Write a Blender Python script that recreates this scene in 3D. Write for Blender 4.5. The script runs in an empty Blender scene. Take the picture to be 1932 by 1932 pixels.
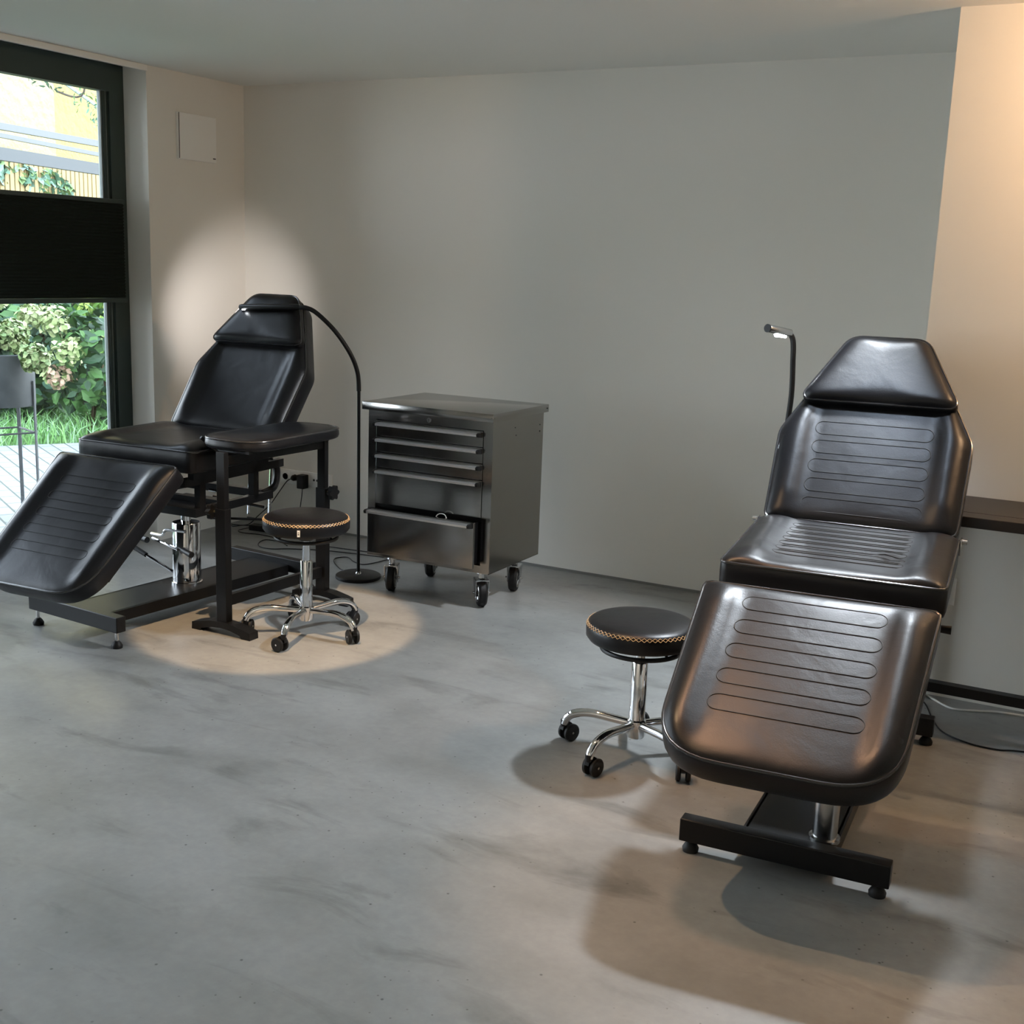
import bpy, bmesh, math, random
from mathutils import Vector, Matrix
random.seed(7)
S = bpy.context.scene
COL = S.collection
PI = math.pi
H = 2.4

# ------------------------------------------------------------------ camera
cam_d = bpy.data.cameras.new('camera')
cam = bpy.data.objects.new('camera', cam_d); COL.objects.link(cam)
_yaw, _pitch, _roll = 0.4865, 0.2039, 0.0359
_f = Vector((-math.sin(_yaw)*math.cos(_pitch), math.cos(_yaw)*math.cos(_pitch), -math.sin(_pitch)))
_r = Vector((math.cos(_yaw), math.sin(_yaw), 0)); _u = _r.cross(_f)
_r2 = _r*math.cos(_roll) + _u*math.sin(_roll); _u2 = -_r*math.sin(_roll) + _u*math.cos(_roll)
M = Matrix((( _r2.x, _u2.x, -_f.x, 4.5419), (_r2.y, _u2.y, -_f.y, -5.2938), (_r2.z, _u2.z, -_f.z, 1.5014), (0,0,0,1)))
cam.matrix_world = M
cam_d.sensor_width = 36; cam_d.lens = 2252.8/1932*36; cam_d.clip_start = .05; cam_d.clip_end = 200
S.camera = cam

# ------------------------------------------------------------------ world, lights, exposure
S.view_settings.view_transform = 'Standard'; S.view_settings.look = 'None'
S.view_settings.exposure = 0.5; S.view_settings.gamma = 1
S.view_settings.use_curve_mapping = False
W = bpy.data.worlds.new('sky'); S.world = W; W.use_nodes = True
wn = W.node_tree.nodes; wl = W.node_tree.links; wn.clear()
w_out = wn.new('ShaderNodeOutputWorld'); w_bg = wn.new('ShaderNodeBackground')
w_tc = wn.new('ShaderNodeTexCoord'); w_sx = wn.new('ShaderNodeSeparateXYZ'); w_cr = wn.new('ShaderNodeValToRGB')
wl.new(w_tc.outputs['Generated'], w_sx.inputs[0]); wl.new(w_sx.outputs['Z'], w_cr.inputs[0])
w_cr.color_ramp.elements[0].color = (.86, .93, 1, 1); w_cr.color_ramp.elements[1].color = (.66, .80, 1, 1)
wl.new(w_cr.outputs[0], w_bg.inputs[0]); wl.new(w_bg.outputs[0], w_out.inputs[0])
w_bg.inputs[1].default_value = 6.6

SPOTS = [  # position, aim, colour, watts, cone degrees, blend, radius
    ((2.07,-2.38,2.36), (1.48,-1.55,0), (1,.67,.38), 190, 28, .22, .018),
    ((3.70,-1.12,2.42), (2.20,-2.5,0), (.84,.92,1.0), 300, 98, .6, .09),
    ((3.74,-1.62,2.42), (3.74,-1.3,.9), (.66,.80,1.0), 36, 44, .6, .12),  # added cool light, gives the right backrest its bluish sheen
    ((4.80,-1.22,2.36), (4.40,-.85,1.95), (1,.62,.34), 46, 150, .5, .03),
    ((2.70,-2.70,2.36), (4.20,-2.35,.3), (1,.65,.35), 58, 66, .5, .018),
    ((3.20,-2.30,2.36), (3.80,-2.5,.4), (1,.54,.30), 44, 46, .6, .10),  # added warm light, browns the leather of the right leg rest
    ((3.2,-6.0,2.36), (3.2,-7.0,.6), (1,.92,.82), 100, 130, .8, .05),  # added unseen fill, bounced off the front wall to lift the room
]
def aim(o, frm, to):
    o.location = frm
    o.rotation_euler = (Vector(to)-Vector(frm)).to_track_quat('-Z', 'Y').to_euler()
for i, (p, t, c, w, cone, bl, rad) in enumerate(SPOTS):
    ld = bpy.data.lights.new('spot_lamp', 'SPOT'); ld.color = c; ld.energy = w
    ld.spot_size = math.radians(cone); ld.spot_blend = bl; ld.shadow_soft_size = rad
    lo = bpy.data.objects.new('spot_lamp', ld); COL.objects.link(lo)
    aim(lo, Vector(p)+Vector((0,0,-.075 if p[2] < H else -.03)), t)

# ------------------------------------------------------------------ materials
def mat(name, col, rough=.5, metal=0, spec=.5, bump=None, var=None, coat=0, emit=None, trans=0):
    m = bpy.data.materials.new(name); m.use_nodes = True
    nt = m.node_tree; n = nt.nodes; l = nt.links; b = n['Principled BSDF']
    b.inputs['Base Color'].default_value = (*col, 1); b.inputs['Roughness'].default_value = rough
    b.inputs['Metallic'].default_value = metal; b.inputs['Specular IOR Level'].default_value = spec
    b.inputs['Coat Weight'].default_value = coat; b.inputs['Transmission Weight'].default_value = trans
    if emit: b.inputs['Emission Color'].default_value = (*emit[0], 1); b.inputs['Emission Strength'].default_value = emit[1]
    tc = n.new('ShaderNodeTexCoord')
    if bump:   # (scale, strength, distance)
        t = n.new('ShaderNodeTexNoise'); t.inputs['Scale'].default_value = bump[0]; t.inputs['Detail'].default_value = 5
        bp = n.new('ShaderNodeBump'); bp.inputs['Strength'].default_value = bump[1]; bp.inputs['Distance'].default_value = bump[2]
        l.new(tc.outputs['Object'], t.inputs['Vector']); l.new(t.outputs[0], bp.inputs['Height']); l.new(bp.outputs[0], b.inputs['Normal'])
    if var:    # (scale, colour2)
        t = n.new('ShaderNodeTexNoise'); t.inputs['Scale'].default_value = var[0]; t.inputs['Detail'].default_value = 6
        r = n.new('ShaderNodeValToRGB'); r.color_ramp.elements[0].position = .3; r.color_ramp.elements[1].position = .7
        r.color_ramp.elements[0].color = (*col, 1); r.color_ramp.elements[1].color = (*var[1], 1)
        l.new(tc.outputs['Object'], t.inputs['Vector']); l.new(t.outputs[0], r.inputs[0]); l.new(r.outputs[0], b.inputs['Base Color'])
    return m

WALL = mat('white_wall_paint', (.78,.76,.705), .85, bump=(90,.05,.002), spec=.25)
CEIL = mat('white_ceiling_paint', (.84,.83,.78), .9, spec=.2)
LEATHER = mat('black_faux_leather', (.006,.006,.0075), .35, bump=(260,.20,.0012), spec=.34)
def add_wrinkle(m):
    nt = m.node_tree; n = nt.nodes; l = nt.links
    bp0 = [x for x in n if x.type == 'BUMP'][0]; b = n['Principled BSDF']; tc = [x for x in n if x.type == 'TEX_COORD'][0]
    t = n.new('ShaderNodeTexNoise'); t.inputs['Scale'].default_value = 7; t.inputs['Detail'].default_value = 3; t.inputs['Distortion'].default_value = .6
    bp = n.new('ShaderNodeBump'); bp.inputs['Strength'].default_value = .22; bp.inputs['Distance'].default_value = .010
    l.new(tc.outputs['Object'], t.inputs['Vector']); l.new(t.outputs[0], bp.inputs['Height'])
    l.new(bp0.outputs[0], bp.inputs['Normal']); l.new(bp.outputs[0], b.inputs['Normal'])
add_wrinkle(LEATHER)
SEAM = mat('black_seam_groove', (.004,.004,.004), .6)
PIPING = mat('black_piping', (.02,.02,.022), .22, spec=.8)
BLACK = mat('black_powder_coated_steel', (.004,.004,.0045), .38, spec=.32)
BLACKP = mat('black_plastic', (.006,.006,.0065), .42, spec=.35)
RUBBER = mat('black_rubber', (.006,.006,.006), .55, spec=.35)
CHROME = mat('polished_chrome', (.78,.78,.79), .06, metal=1)
STEELR = mat('cast_shiny_steel', (.55,.55,.55), .22, metal=1)
ALU = mat('satin_aluminium', (.78,.78,.79), .42, metal=1)
GOLD = mat('golden_thread', (.62,.42,.22), .55)
TAG = mat('white_label_cloth', (.8,.8,.78), .7)
TAGG = mat('grey_label_cloth', (.28,.3,.32), .6)
WPLAST = mat('white_plastic', (.85,.85,.82), .35)
DHOLE = mat('dark_socket_hole', (.03,.03,.03), .6)
LED = mat('lit_led_strip', (1,1,1), .4, emit=((.93,.97,1), 40))
FRAMEM = mat('anthracite_window_frame', (.032,.050,.045), .42, spec=.5)
GASK = mat('grey_gasket', (.16,.19,.18), .5)
TABLETOP = mat('dark_brown_tabletop', (.016,.011,.009), .4)
WCABLE = mat('white_cable', (.7,.7,.66), .5)

def steel_mat():
    m = mat('brushed_stainless_steel', (.38,.37,.355), .23, metal=1)
    nt = m.node_tree; n = nt.nodes; l = nt.links; b = n['Principled BSDF']
    tc = [x for x in n if x.type == 'TEX_COORD'][0]; mp = n.new('ShaderNodeMapping'); mp.inputs['Scale'].default_value = (1.5, 1.5, 160)
    t = n.new('ShaderNodeTexNoise'); t.inputs['Scale'].default_value = 6; t.inputs['Detail'].default_value = 3
    bp = n.new('ShaderNodeBump'); bp.inputs['Strength'].default_value = .05; bp.inputs['Distance'].default_value = .001
    l.new(tc.outputs['Object'], mp.inputs[0]); l.new(mp.outputs[0], t.inputs['Vector']); l.new(t.outputs[0], bp.inputs['Height']); l.new(bp.outputs[0], b.inputs['Normal'])
    t2 = n.new('ShaderNodeTexNoise'); t2.inputs['Scale'].default_value = 3.5
    mr = n.new('ShaderNodeMapRange'); mr.inputs[1].default_value=.3; mr.inputs[2].default_value=.7; mr.inputs[3].default_value = .11; mr.inputs[4].default_value = .20
    l.new(tc.outputs['Object'], t2.inputs['Vector']); l.new(t2.outputs[0], mr.inputs[0]); l.new(mr.outputs[0], b.inputs['Roughness'])
    return m
STEEL = steel_mat()

def concrete():
    m = bpy.data.materials.new('polished_concrete'); m.use_nodes = True
    nt = m.node_tree; n = nt.nodes; l = nt.links; b = n['Principled BSDF']
    tc = n.new('ShaderNodeTexCoord'); mo = n.new('ShaderNodeMapping'); mo.inputs['Location'].default_value = (.31,.17,.437); l.new(tc.outputs['Object'], mo.inputs[0])
    def noise(scale, det=6, dist=0, vec=None, rough=.55):
        t = n.new('ShaderNodeTexNoise'); t.inputs['Scale'].default_value = scale; t.inputs['Detail'].default_value = det
        t.inputs['Distortion'].default_value = dist; t.inputs['Roughness'].default_value = rough
        l.new(vec or mo.outputs[0], t.inputs['Vector']); return t.outputs[0]
    def ramp(src, p0, p1, c0, c1):
        r = n.new('ShaderNodeValToRGB'); e = r.color_ramp.elements
        e[0].position = p0; e[1].position = p1; e[0].color = (*c0,1); e[1].color = (*c1,1); l.new(src, r.inputs[0]); return r.outputs[0]
    def mix(a, c, fac, mode='MULTIPLY'):
        x = n.new('ShaderNodeMix'); x.data_type = 'RGBA'; x.blend_type = mode
        if isinstance(fac, float): x.inputs['Factor'].default_value = fac
        else: l.new(fac, x.inputs['Factor'])
        l.new(a, x.inputs[6])
        if isinstance(c, tuple): x.inputs[7].default_value = (*c,1)
        else: l.new(c, x.inputs[7])
        return x.outputs[2]
    base = ramp(noise(1.1, 6, .2, rough=.5), .22, .80, (.20,.202,.198), (.335,.338,.326))
    # trowel streaks, elongated along x
    mp = n.new('ShaderNodeMapping'); mp.inputs['Scale'].default_value = (1.6, 4.6, 1); mp.inputs['Rotation'].default_value = (0,0,.35)
    l.new(mo.outputs[0], mp.inputs[0])
    st = ramp(noise(1.5, 8, .5, mp.outputs[0], .56), .555, .70, (1,1,1), (.50,.50,.49))
    c = mix(base, st, .75)
    mp2 = n.new('ShaderNodeMapping'); mp2.inputs['Scale'].default_value = (1.3, 2.2, 1); mp2.inputs['Location'].default_value = (3.1,1.7,0)
    l.new(mo.outputs[0], mp2.inputs[0])
    st2 = ramp(noise(2.0, 8, .2, mp2.outputs[0], .55), .40, .85, (1.08,1.08,1.08), (.66,.65,.63))
    c = mix(c, st2, .8)
    fine = ramp(noise(38, 6), .35, .7, (.93,.93,.93), (1.06,1.06,1.05))
    c = mix(c, fine, .8)
    # small dark pits
    vo = n.new('ShaderNodeTexVoronoi'); vo.voronoi_dimensions = '2D'; vo.inputs['Scale'].default_value = 7; l.new(tc.outputs['Object'], vo.inputs['Vector'])
    pit = ramp(vo.outputs['Distance'], .014, .030, (1,1,1), (0,0,0))
    sel = ramp(vo.outputs['Color'], .50, .60, (0,0,0), (1,1,1))
    pm = mix(pit, sel, 1.0)
    c = mix(c, (.10,.10,.095), pm, 'MIX')
    vo2 = n.new('ShaderNodeTexVoronoi'); vo2.voronoi_dimensions = '2D'; vo2.inputs['Scale'].default_value = 19; l.new(tc.outputs['Object'], vo2.inputs['Vector'])
    pm2 = mix(ramp(vo2.outputs['Distance'], .03, .055, (1,1,1), (0,0,0)), ramp(noise(2.3, 3), .52, .60, (0,0,0), (1,1,1)), 1.0)
    pm3 = mix(pm2, ramp(vo2.outputs['Color'], .52, .60, (0,0,0), (1,1,1)), 1.0)
    c = mix(c, (.11,.11,.10), pm3, 'MIX')
    l.new(c, b.inputs['Base Color'])
    rr = n.new('ShaderNodeMapRange'); rr.inputs[1].default_value=.3; rr.inputs[2].default_value=.7; rr.inputs[3].default_value=.285; rr.inputs[4].default_value=.43
    l.new(noise(3.2, 9, .1), rr.inputs[0]); l.new(rr.outputs[0], b.inputs['Roughness'])
    bp = n.new('ShaderNodeBump'); bp.inputs['Strength'].default_value = .22; bp.inputs['Distance'].default_value = .004
    l.new(noise(14, 8), bp.inputs['Height']); l.new(bp.outputs[0], b.inputs['Normal'])
    b.inputs['Specular IOR Level'].default_value = .45
    return m
FLOOR = concrete()

# ------------------------------------------------------------------ mesh helpers
class MB:
    def __init__(s): s.bm = bmesh.new()
    def box(s, c, d, rot=None, bev=0, mi=0):
        r = bmesh.ops.create_cube(s.bm, size=1); vs = r['verts']
        for v in vs: v.co = Vector((v.co.x*d[0], v.co.y*d[1], v.co.z*d[2]))
        fs = set(f for v in vs for f in v.link_faces)
        if bev:
            es = list(set(e for v in vs for e in v.link_edges))
            rb = bmesh.ops.bevel(s.bm, geom=es, offset=bev, segments=2, profile=.5, affect='EDGES')
            vs = [v for v in rb['verts']] ; fs = set(rb['faces'])
            vs = list(set(v for f in fs for v in f.verts))
            # include all faces of the island
            fs = set(f for v in vs for f in v.link_faces); vs = list(set(v for f in fs for v in f.verts))
        m = (rot.to_4x4() if rot is not None else Matrix.Identity(4)); m = Matrix.Translation(c) @ m
        for v in vs: v.co = m @ v.co
        for f in fs: f.material_index = mi
        return s
    def bb(s, x0, x1, y0, y1, z0, z1, bev=0, mi=0):
        return s.box(((x0+x1)/2,(y0+y1)/2,(z0+z1)/2), (abs(x1-x0),abs(y1-y0),abs(z1-z0)), None, bev, mi)
    def bar(s, a, b, w, h, up=(0,0,1), bev=0):
        a, b = Vector(a), Vector(b); y = (b-a).normalized(); x = y.cross(Vector(up)).normalized(); z = x.cross(y)
        return s.box((a+b)/2, (w, (b-a).length, h), Matrix((x,y,z)).transposed(), bev)
    def tube(s, pts, r, n=10, closed=False, cap=True, mi=0):
        pts = [Vector(p) for p in pts]; m = len(pts); rs = r if isinstance(r, (list,tuple)) else [r]*m
        rings = []; prev = None
        for i, p in enumerate(pts):
            if closed: t = (pts[(i+1)%m]-pts[i-1]).normalized()
            else: t = (pts[min(i+1,m-1)]-pts[max(i-1,0)]).normalized()
            if prev is None:
                a = Vector((0,0,1)) if abs(t.z) < .9 else Vector((1,0,0)); x = t.cross(a).normalized()
            else:
                x = (prev - t*prev.dot(t)).normalized()
            prev = x; y = t.cross(x)
            rings.append([s.bm.verts.new(p + (x*math.cos(2*PI*k/n)+y*math.sin(2*PI*k/n))*rs[i]) for k in range(n)])
        for i in range(m if closed else m-1):
            A, B = rings[i], rings[(i+1)%m]
            for k in range(n):
                f = s.bm.faces.new((A[k],A[(k+1)%n],B[(k+1)%n],B[k])); f.material_index = mi; f.smooth = True
        if cap and not closed:
            s.bm.faces.new(rings[0][::-1]).material_index = mi; s.bm.faces.new(rings[-1]).material_index = mi
        return s
    def lathe(s, prof, c=(0,0,0), ax='z', n=40, mi=0):
        rings = []; c = Vector(c)
        def P(r, h, a):
            u, v = r*math.cos(a), r*math.sin(a)
            return c + (Vector((u,v,h)) if ax == 'z' else Vector((h,u,v)) if ax == 'x' else Vector((v,h,u)))
        for r, h in prof:
            rings.append([s.bm.verts.new(P(r,h,0))] if r < 1e-6 else [s.bm.verts.new(P(r,h,2*PI*k/n)) for k in range(n)])
        for A, B in zip(rings, rings[1:]):
            for k in range(n):
                if len(A) == 1 and len(B) == 1: continue
                if len(A) == 1: f = (A[0], B[k], B[(k+1)%n])
                elif len(B) == 1: f = (A[k], B[0], A[(k+1)%n])
                else: f = (A[k],B[k],B[(k+1)%n],A[(k+1)%n])
                f = s.bm.faces.new(f); f.material_index = mi; f.smooth = True
        for R in (rings[0], rings[-1]):
            if len(R) > 1: s.bm.faces.new(R).material_index = mi
        return s
    def poly(s, pts, mi=0):
        f = s.bm.faces.new([s.bm.verts.new(p) for p in pts]); f.material_index = mi; return s
    def prism(s, outline, z0, z1, fn=lambda p: p, mi=0):
        A = [s.bm.verts.new(fn(Vector((x,y,z0)))) for x,y in outline]; B = [s.bm.verts.new(fn(Vector((x,y,z1)))) for x,y in outline]
        k = len(A)
        for i in range(k): s.bm.faces.new((A[i],A[(i+1)%k],B[(i+1)%k],B[i])).material_index = mi
        s.bm.faces.new(A[::-1]).material_index = mi; s.bm.faces.new(B).material_index = mi
        return s
    def build(s, name, mats, parent=None, smooth=False, M=None, angle=40):
        if M is not None: s.bm.transform(M)
        bmesh.ops.recalc_face_normals(s.bm, faces=s.bm.faces)
        me = bpy.data.meshes.new(name); s.bm.to_mesh(me); s.bm.free()
        for m in (mats if isinstance(mats, (list,tuple)) else [mats]): me.materials.append(m)
        if smooth:
            for p in me.polygons: p.use_smooth = True
            me.set_sharp_from_angle(angle=math.radians(angle))
        else:
            if any(p.use_smooth for p in me.polygons): me.set_sharp_from_angle(angle=math.radians(angle))
        o = bpy.data.objects.new(name, me); COL.objects.link(o)
        if parent: o.parent = parent
        return o
def tag(o, label=None, cat=None, group=None, kind=None):
    if label: o['label'] = label
    if cat: o['category'] = cat
    if group: o['group'] = group
    if kind: o['kind'] = kind
    return o
def empty(name, loc=(0,0,0), rz=0, label=None, cat=None, group=None):
    o = bpy.data.objects.new(name, None); COL.objects.link(o); o.location = loc; o.rotation_euler = (0,0,rz)
    o.empty_display_size = .1
    return tag(o, label, cat, group)
def part(name, parent, loc=(0,0,0)):
    o = bpy.data.objects.new(name, None); COL.objects.link(o); o.location = loc; o.parent = parent; o.empty_display_size = .05; return o
def copy_tree(o, parent=None):
    c = o.copy(); COL.objects.link(c)
    if parent: c.parent = parent
    for ch in list(o.children): copy_tree(ch, c)
    return c
def struct(name, mb, m, **k): return tag(mb.build(name, m, **k), kind='structure')
def smooth_path(pts, n=8):
    pts = [Vector(p) for p in pts]; out = []
    for i in range(len(pts)-1):
        p0, p1, p2, p3 = pts[max(i-1,0)], pts[i], pts[i+1], pts[min(i+2,len(pts)-1)]
        for k in range(n):
            t = k/n
            out.append(.5*((2*p1)+(p2-p0)*t+(2*p0-5*p1+4*p2-p3)*t*t+(3*p1-p0-3*p2+p3)*t**3))
    out.append(pts[-1]); return out

# ------------------------------------------------------------------ room shell
XR, YB, WT = 6.0, -7.2, .22
WY0, WY1 = -.717, -4.83      # window opening along the left wall
struct('floor', MB().bb(-.22, XR, YB, .2, -.12, 0), FLOOR)
struct('ceiling', MB().bb(-.22, XR, YB, .2, H, H+.15), CEIL)
struct('wall_back', MB().bb(-.22, XR+.2, 0, .2, 0, H), WALL)
ml = MB(); ml.bb(-WT, 0, WY0, 0, 0, H); ml.bb(-WT, 0, YB, WY1, 0, H)
struct('wall_left', ml, WALL)
struct('wall_partition', MB().bb(3.821, XR, -.845, 0, 0, H), WALL)
struct('wall_right', MB().bb(XR, XR+.2, YB, -.845, 0, H), WALL)
struct('wall_front', MB().bb(-.22, XR+.2, YB-.2, YB, 0, H), WALL)
# recessed round downlight flush with the ceiling
for (x, y), wd in (((3.70,-1.12), 'farther from the viewer'), ((3.74,-1.62), 'nearer the viewer, added for the backrest sheen')):  # the nearer fitting belongs to the added sheen light
    e = empty('recessed_downlight', (x,y,H), 0, 'round recessed cool white downlight above the right bed, the one '+wd, 'ceiling light', 'recessed downlights')
    MB().lathe([(.055,-.001),(.062,-.003),(.064,-.001)], n=36).build('trim_ring', CEIL, e)
# thin shadow gap profile along the foot of the back wall
struct('trim_1', MB().bb(0, 3.821, -.006, 0, 0, .012), mat('grey_joint', (.2,.2,.19), .7))
struct('trim_2', MB().bb(0.0, .012, WY1, WY0, H-.030, H, bev=.004), CEIL)

# window: anthracite frame, two bays
wf = MB()
def ring(y0, y1, z0, z1, wy, wzt, wzb, x0, x1, m):   # rectangular frame in the x plane
    m.bb(x0, x1, y0, y0-wy if y0 > y1 else y0+wy, z0, z1)
    m.bb(x0, x1, y1, y1+wy, z0, z1)
    m.bb(x0, x1, y0-wy, y1+wy, z1-wzt, z1); m.bb(x0, x1, y0-wy, y1+wy, z0, z0+wzb)
win = empty('window_1', (-.19, WY0, 0)); tag(win, kind='structure')
inv = Matrix.Translation((.19, -WY0, 0))
m1 = MB(); ring(WY0, -2.10, 0, H-.002, .095, .13, .08, -.215, -.155, m1)
ring(-2.10, -3.48, 0, H-.002, .095, .13, .08, -.215, -.155, m1); ring(-3.48, WY1, 0, H-.002, .095, .13, .08, -.215, -.155, m1)
m1.build('window_frame', FRAMEM, win, M=inv)
for a, b in ((WY0-.095, -2.10+.095), (-2.10-.095, -3.48+.095), (-3.48-.095, WY1+.095)):
    m2 = MB(); ring(a, b, .08, H-.13, .030, .0, .05, -.205, -.170, m2); m2.build('window_sash', FRAMEM, win, M=inv)
    m2 = MB(); ring(a-.030, b+.030, .13, H-.125, .008, .006, .008, -.200, -.178, m2); ring(a-.010, b+.010, .09, H-.126, .004, .004, .004, -.200, -.168, m2); m2.build('gasket', GASK, win, M=inv)
gm = bpy.data.materials.new('window_glass'); gm.use_nodes = True
gn = gm.node_tree.nodes; gl = gm.node_tree.links; gn.clear()
go = gn.new('ShaderNodeOutputMaterial'); gt = gn.new('ShaderNodeBsdfTransparent'); gg = gn.new('ShaderNodeBsdfGlossy'); gx = gn.new('ShaderNodeMixShader'); gf = gn.new('ShaderNodeFresnel')
gt.inputs[0].default_value = (.96,.97,.97,1); gg.inputs['Roughness'].default_value = .02; gf.inputs[0].default_value = 1.35
gl.new(gf.outputs[0], gx.inputs[0]); gl.new(gt.outputs[0], gx.inputs[1]); gl.new(gg.outputs[0], gx.inputs[2]); gl.new(gx.outputs[0], go.inputs[0])
for a, b in ((WY0-.12, -2.10+.12), (-2.10-.12, -3.48+.12), (-3.48-.12, WY1+.12)):
    g_ = MB().bb(-.194, -.188, b, a, .12, H-.125); g_.build('window_pane', gm, win, M=inv)

# pleated blinds hanging in the middle of each bay
BLIND = mat('dark_pleated_shade_cloth', (.022,.030,.026), .95, spec=.0)
for i, (a, b) in enumerate(((WY0-.050, -2.10+.02), (-2.10-.02, -3.48+.02), (-3.48-.02, WY1+.05))):
    bl = empty('pleated_blind', (-.135, (a+b)/2, 1.245), 0,
        ('black pleated blind across the middle of the window beside the left bed', 'black pleated blind across the second window bay', 'black pleated blind across the window bay nearest the viewer')[i], 'blind')
    m = MB(); N = 30; z0, z1 = 1.268, 1.732; vs = []
    for k in range(2*N+1):
        z = z0+(z1-z0)*k/(2*N); dx = .010 if k % 2 else .002
        vs.append((m.bm.verts.new((dx, (a-b)/2, z-1.245)), m.bm.verts.new((dx, -(a-b)/2, z-1.245)), m.bm.verts.new((-.012, (a-b)/2, z-1.245)), m.bm.verts.new((-.012, -(a-b)/2, z-1.245))))
    for A, B in zip(vs, vs[1:]):
        m.bm.faces.new((A[0],A[1],B[1],B[0])); m.bm.faces.new((A[2],A[3],B[3],B[2])); m.bm.faces.new((A[0],A[2],B[2],B[0])); m.bm.faces.new((A[1],A[3],B[3],B[1]))
    for A in (vs[0], vs[-1]): m.bm.faces.new((A[0],A[1],A[3],A[2]))
    m.build('pleated_fabric', BLIND, bl)
    MB().bb(-.016, .016, (b-a)/2, (a-b)/2, 0, .022, bev=.003).build('bottom_rail', FRAMEM, bl)
    MB().bb(-.016, .016, (b-a)/2, (a-b)/2, .487, .508, bev=.003).build('top_rail', FRAMEM, bl)

# ------------------------------------------------------------------ downlight fittings on the ceiling
spot_words = ['ceiling spotlight between the two treatment beds', '', '', 'ceiling spotlight in front of the partition wall',
    'ceiling spotlight in the middle of the room, left of the right bed', 'added warm sheen light above the leg rest of the right bed', 'added fill light behind the viewer']  # last two fittings carry added lights
for (p, t, *_r_), wd in zip(SPOTS, spot_words):
    if p[2] > H: continue
    e = empty('ceiling_spotlight', (p[0], p[1], H), 0, 'small black '+wd, 'ceiling light', 'ceiling spotlights')
    MB().lathe([(.0,0),(.045,0),(.045,-.012),(.012,-.014),(.012,-.03),(0,-.03)], n=24).build('canopy', BLACKP, e)
    d = (Vector(t)-Vector(p)).normalized()
    q = d.to_track_quat('Z', 'Y').to_matrix().to_4x4()
    MB().lathe([(.0,-.035),(.032,-.035),(.032,.035),(.028,.035),(.028,-.02),(0,-.02)], n=24).build('lamp_head', BLACKP, e, M=Matrix.Translation((0,0,-.055))@q)
    MB().lathe([(0,-.018),(.026,-.018),(.026,-.014),(0,-.014)], n=20).build('bulb', mat('lit_bulb', (1,.9,.8), .4, emit=((1,.85,.65), 6)), e, M=Matrix.Translation((0,0,-.055))@q)

# ------------------------------------------------------------------ treatment bed
def rounded(poly, rads, n=8):
    out = []; k = len(poly)
    for i in range(k):
        p, a, b = Vector(poly[i]), Vector(poly[i-1]), Vector(poly[(i+1)%k]); r = rads[i]
        u, v = (a-p).normalized(), (b-p).normalized(); ang = u.angle(v); d = min(r/math.tan(ang/2), (a-p).length*.48, (b-p).length*.48)
        s_, e_ = p+u*d, p+v*d
        for j in range(n+1):
            t = j/n; out.append((s_*(1-t)**2 + p*2*t*(1-t) + e_*t*t))
    return out
def resample(pts, n):
    L = [0]
    for i in range(len(pts)): L.append(L[-1]+(pts[(i+1)%len(pts)]-pts[i]).length)
    out = []; j = 0
    for k in range(n):
        s_ = L[-1]*k/n
        while L[j+1] < s_: j += 1
        t = (s_-L[j])/max(L[j+1]-L[j],1e-9); out.append(pts[j].lerp(pts[(j+1)%len(pts)], t))
    return out
def sst(a, b, x): t = max(0, min(1, (x-a)/(b-a))); return t*t*(3-2*t)
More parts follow.
